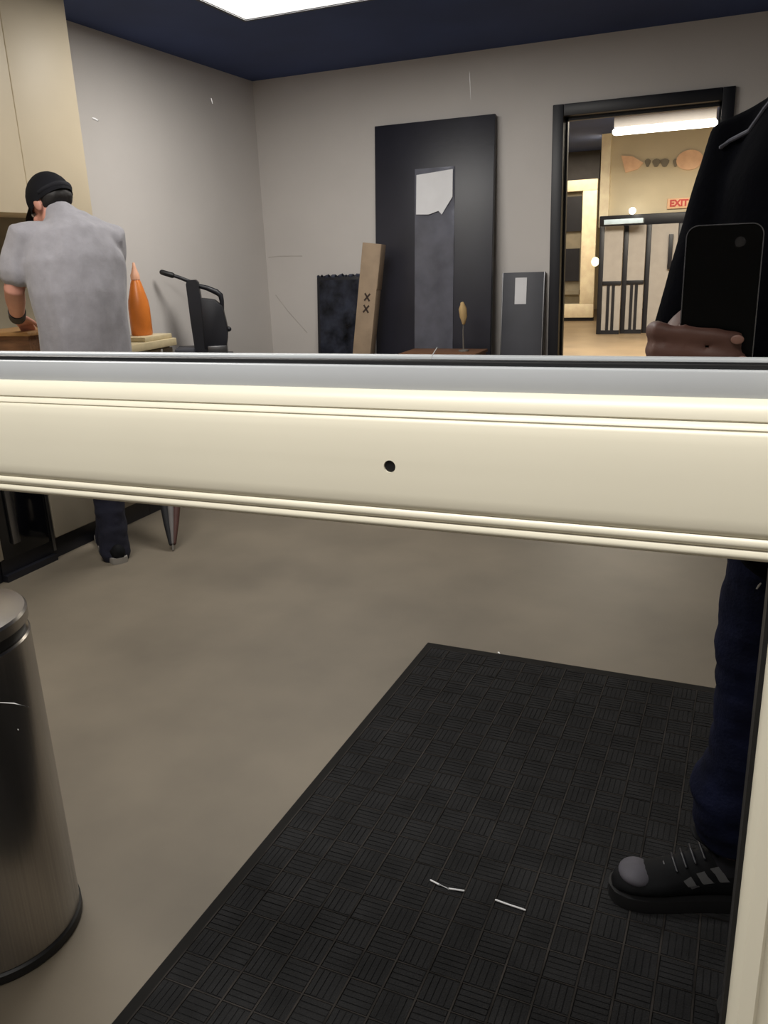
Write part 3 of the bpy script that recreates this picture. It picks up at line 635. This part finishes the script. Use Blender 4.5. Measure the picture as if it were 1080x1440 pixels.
# jeans
bm = bmesh.new()
loft(bm, [pp(0, -.09, 1.02) , pp(0, -.12, .92), pp(0, -.13, .83)], [(.16, .115), (.155, .115), (.14, .105)], side=prt, n=22)
for a_, b_, c_ in ((hipR, kneR, ankR), (hipL, kneL, ankL)):
    loft(bm, [a_, a_.lerp(b_, .5), b_, b_.lerp(c_, .38) + V((.004, 0, 0)), b_.lerp(c_, .58) + V((-.010, 0, 0)), b_.lerp(c_, .70) + V((-.008, 0, 0)), b_.lerp(c_, .78) + V((0, 0, .0)), c_ + V((0, 0, .095))], [.086, .080, .072, .067, .076, .070, .071, .068], n=18)
bm = remesh(bm, .008, 4); wrinkle(bm, .008, 9, (1, 1, 2.2), 3.1)
jn = obj('jeans', bm, 'denim', per, smooth=80)
for an, to in ((ankR, toeR), (ankL, toeL)):
    dd = (to - an); dd.z = 0; dd.normalize()
    sh, P, d, s = build_shoe(an - dd * .085 - V((0, 0, .10)), to, per, 'shoe', 'sole', hs=1.3, z0=.0108)
    bm = bmesh.new(); loft(bm, [an + V((0, 0, -.012)), an + V((0, 0, .06)), an.lerp(kneR if an is ankR else kneL, .35)], [.0350, .038, .043], n=18); obj('sock', bm, 'cap', per)
    # toe cap: a bulging patch over the toes
    bm = bmesh.new(); ell(bm, P(.845, 0, .068), .036, .040, .018, Matrix((d, s, V((0, 0, 1)))).transposed()); tc_ = obj('toe_cap', bm, 'toecap', sh); tc_['label'] = 'grey toe cap'
    def on_shoe(p):
        q = sh.matrix_world.inverted() @ p if False else p - base_p; ok, loc, nor, _ = sh.closest_point_on_mesh(q); return loc + nor * .0012 + base_p
    for k in range(3):
        for sgn in (-1, 1):
            bm = bmesh.new(); vs = []
            for tt in range(6):
                q = tt / 5; z = .062 + .012 * k + .042 * q; x_ = .505 - k * .085 + q * .075
                vs.append((bm.verts.new(on_shoe(P(x_, sgn * .07, z))), bm.verts.new(on_shoe(P(x_ - .050, sgn * .07, z + .006)))))
            for a_, b_ in zip(vs, vs[1:]): bm.faces.new((a_[0], a_[1], b_[1], b_[0]))
            bmesh.ops.solidify(bm, geom=list(bm.faces), thickness=.002); obj('stripe', bm, 'stripe', sh)
    bm = bmesh.new()
    for k in range(5):
        x_ = .44 + k * .055; zt = .140 - k * .0115
        loft(bm, [P(x_, -.026, zt - .010), P(x_ + .012, 0, zt), P(x_, .026, zt - .010)], [.0032] * 3, n=8)
    obj('lace', bm, 'black', sh)
    bm = bmesh.new(); loft(bm, [P(.36, 0, .135), P(.44, 0, .160), P(.50, 0, .172)], [(.030, .007), (.028, .006), (.022, .005)], side=s, n=12); obj('tongue', bm, 'shoe', sh)
# --- the phone
t = thing('phone', 'black phone held up in the hand of the person in black', 'phone', ((PHX0 + PHX1) / 2, PHY, PHZ0))
bm = B(PHX0 + .001, PHX1 - .001, PHY - .0038, PHY + .004, PHZ0 + .001, PHZ1 - .001)
es = [e for e in bm.edges if abs(e.verts[0].co.y - e.verts[1].co.y) > .002]; bmesh.ops.bevel(bm, geom=es, offset=.010, segments=6, affect='EDGES', profile=.5); obj('body', bm, 'phone', t)
bm = B(PHX0, PHX1, PHY - .0030, PHY + .0032, PHZ0, PHZ1)
es = [e for e in bm.edges if abs(e.verts[0].co.y - e.verts[1].co.y) > .002]; bmesh.ops.bevel(bm, geom=es, offset=.011, segments=6, affect='EDGES', profile=.5); obj('rim', bm, 'phonerim', t)['label'] = 'pale metal rim'
bm = bmesh.new(); loft(bm, [(0, PHY - .0035, 1.3), (0, PHY - .0062, 1.3)], [.0052, .0048], n=24, round_ends=False); obj('camera_lens', bm, 'lens', t)

# ------------------------------------------------------------------ the far room beyond the doorway
FZ = 2.95
struct('floor_far', B(-5.2, 2.2, YB, 19, -.1, -.0005), 'farfloor', 'tan floor of the lit far room')
struct('ceiling_far', B(-5.2, 2.2, YB + .12, 19, FZ, FZ + .1), 'ceiling', 'dark ceiling of the lit far room')
bm = bmesh.new(); box(bm, -5.3, -5.2, YB + .12, 19, 0, FZ); box(bm, 2.2, 2.3, YB + .12, 19, 0, FZ); box(bm, -5.2, 2.2, 19, 19.1, 0, FZ)
struct('wall_far', bm, 'bulk', 'beige walls at the far end of the far room')
struct('wall_bulkhead', B(-1.94, 2.2, 14, 14.25, 1.77, FZ), 'bulk', 'beige bulkhead wall carrying the sign')
struct('trim_3', B(-2.06, 2.2, 13.85, 14.2, 1.60, 1.765, .01), 'black', 'dark beam under the beige bulkhead')
struct('wall_side', B(-2.08, -1.94, 13.9, 14.4, 1.60, FZ), 'creamlit', 'pale narrow pier beside the bulkhead')
area('far room lamp', (-.8, 10.6, FZ - .05), 3.2, 1.2, 330, (1, .9, .74))
area('far room lamp', (-2.6, 14.6, FZ - .05), 1.2, 1.2, 80, (1, .86, .68))
t = thing('tube_light', 'long bright tube light on the far room ceiling', 'light', (-1.02, 12, 2.74))
bm = bmesh.new(); loft(bm, [(-1.62, 12, 2.735), (-.42, 12, 2.735)], [.045, .045], n=16); obj('tube', bm, 'tube', t)
obj('housing', B(-1.64, -.40, 11.94, 12.06, 2.78, FZ, .01), 'white', t)
# sign on the bulkhead
t = thing('wall_sign', 'peach and grey sign high on the beige bulkhead', 'sign', (-1.2, 14, 2.42))
def W14(x, y):
    d = (cam.matrix_world.to_3x3() @ V((x - 540, -(y - 720), -F))); k = 14 / d.y; p = V((0, 0, 1.3)) + d * k; return (p.x, p.z)
bm = bmesh.new(); prism(bm, [W14(*q) for q in ((874, 219), (890, 220), (905, 229), (897, 238), (880, 243))], 'y', 13.97, 14.0); obj('arrow_shape', bm, 'peach', t)
bm = bmesh.new(); c_ = W14(970, 225); prism(bm, [(c_[0] + .19 * math.cos(a), c_[1] + .14 * math.sin(a)) for a in [2 * math.pi * k / 20 for k in range(20)]], 'y', 13.97, 14.0); obj('oval_shape', bm, 'peach', t)
for x_, w_ in ((911, .04), (923, .055), (935, .06), (950, .035)):
    c_ = W14(x_, 229); bm = bmesh.new(); prism(bm, [(c_[0] + w_ * math.cos(a) * (1 + .25 * math.sin(3 * a)), c_[1] + .06 * math.sin(a)) for a in [2 * math.pi * k / 12 for k in range(12)]], 'y', 13.98, 14.0); obj('emblem', bm, 'signgrey', t)
# red exit sign
ex = W14(955, 286)
t = thing('exit_sign', 'small red exit sign low on the beige bulkhead', 'sign', (ex[0], 14, ex[1]))
obj('box', B(ex[0] - .17, ex[0] + .17, 13.96, 14, ex[1] - .075, ex[1] + .075, .008), 'peach', t)
cu = bpy.data.curves.new('lettering', 'FONT'); cu.body = 'EXIT'; cu.size = .13; cu.align_x = 'CENTER'; cu.align_y = 'CENTER'; cu.extrude = .004; cu.offset = .006
fo = bpy.data.objects.new('tmp', cu); COL.objects.link(fo); bpy.context.view_layer.update()
me = bpy.data.meshes.new_from_object(fo.evaluated_get(bpy.context.evaluated_depsgraph_get())); bpy.data.objects.remove(fo)
bm = bmesh.new(); bm.from_mesh(me); xform(bm, Matrix.Translation((ex[0], 13.955, ex[1])) @ Matrix.Rotation(math.pi / 2, 4, 'X')); obj('lettering', bm, 'red', t)
# panelled partition under the beam
t = thing('partition', 'black framed partition with grey panels under the dark beam', 'partition', (-1.3, 13, 0))
bays = [(-1.945, -1.60, 13.4), (-1.60, -1.28, 13.5), (-1.28, -.83, 13.6), (-.83, -.2, 13.65)]
for i, (xa, xb, y_) in enumerate(bays):
    obj('post', B(xa - .035, xa + .035, y_ - .03, y_ + .03, 0, 1.60, .004), 'black', t)
    if i < 2:
        obj('upper_panel', B(xa + .035, xb - .035, y_ - .01, y_ + .01, .80, 1.60), 'fargrey', t)
        obj('crossbar', B(xa + .035, xb - .035, y_ - .025, y_ + .025, .74, .80, .003), 'black', t)
        obj('lower_panel', B(xa + .035, xb - .035, y_ - .006, y_ + .01, .04, .74), 'fargrey', t)
        for q in (.36, .58): obj('slat', B(xa + (xb - xa) * q - .022, xa + (xb - xa) * q + .022, y_ - .02, y_ - .006, .04, .74), 'black', t)
        obj('bottom_bar', B(xa + .035, xb - .035, y_ - .025, y_ + .025, 0, .06), 'black', t)
    else: obj('tall_panel', B(xa + .035, xb - .035, y_ - .01, y_ + .01, .0, 1.60), 'fargrey', t)
obj('post', B(-.235, -.165, 13.62, 13.68, 0, 1.60, .004), 'black', t)
obj('door_bar', B(-.99, -.93, 13.54, 13.58, .95, 1.45, .004), 'black', t)
obj('ledge', B(-1.90, -1.34, 13.2, 13.35, 1.62, 1.69, .005), 'bluew', t)['label'] = 'pale blue ledge'
bm = bmesh.new(); ell(bm, (-1.56, 13.75, 1.815), .05, .05, .05); o = obj('globe_lamp', bm, 'tube'); rebase(o, (-1.56, 13.75, 1.765)); tag(o, 'tiny white globe lamp on the dark beam', 'lamp')
# cream surround on the far left
t = thing('lit_surround', 'cream lit surround framing a dark display at the far left', 'display frame', (-2.75, 16, 0))
ya = 16.0
obj('top_bar', B(-3.2, -2.42, ya - .1, ya, 2.28, 2.47, .01), 'creamlit', t); obj('side_bar', B(-2.68, -2.42, ya - .1, ya, .31, 2.28, .01), 'creamlit', t); obj('bottom_bar', B(-3.2, -2.42, ya - .1, ya, .06, .31, .01), 'creamlit', t)
obj('base', B(-3.2, -2.42, ya - .06, ya, 0, .06), 'black', t)
obj('back_panel', B(-3.2, -2.68, ya + .02, ya + .04, .31, 2.28), 'olive', t)
obj('display_panel', B(-3.2, -2.70, ya - .02, ya + .02, 1.6, 2.2), 'black', t); obj('display_panel', B(-3.2, -2.72, ya - .02, ya + .02, .72, 1.3), 'black', t)
obj('shelf', B(-3.2, -2.70, ya - .08, ya + .02, .48, .56), 'olive', t)
bm = bmesh.new(); ell(bm, (-2.37, 15.6, 1.06), .07, .07, .08); o = obj('wall_lamp', bm, 'spot'); rebase(o, (-2.37, 15.6, 1.06)); tag(o, 'small warm lamp glowing beside the cream surround', 'lamp')
struct('wall_dark', B(-5.2, -2.42, ya + .04, ya + .2, 2.47, FZ), 'fardark', 'dark grey upper wall above the cream surround')
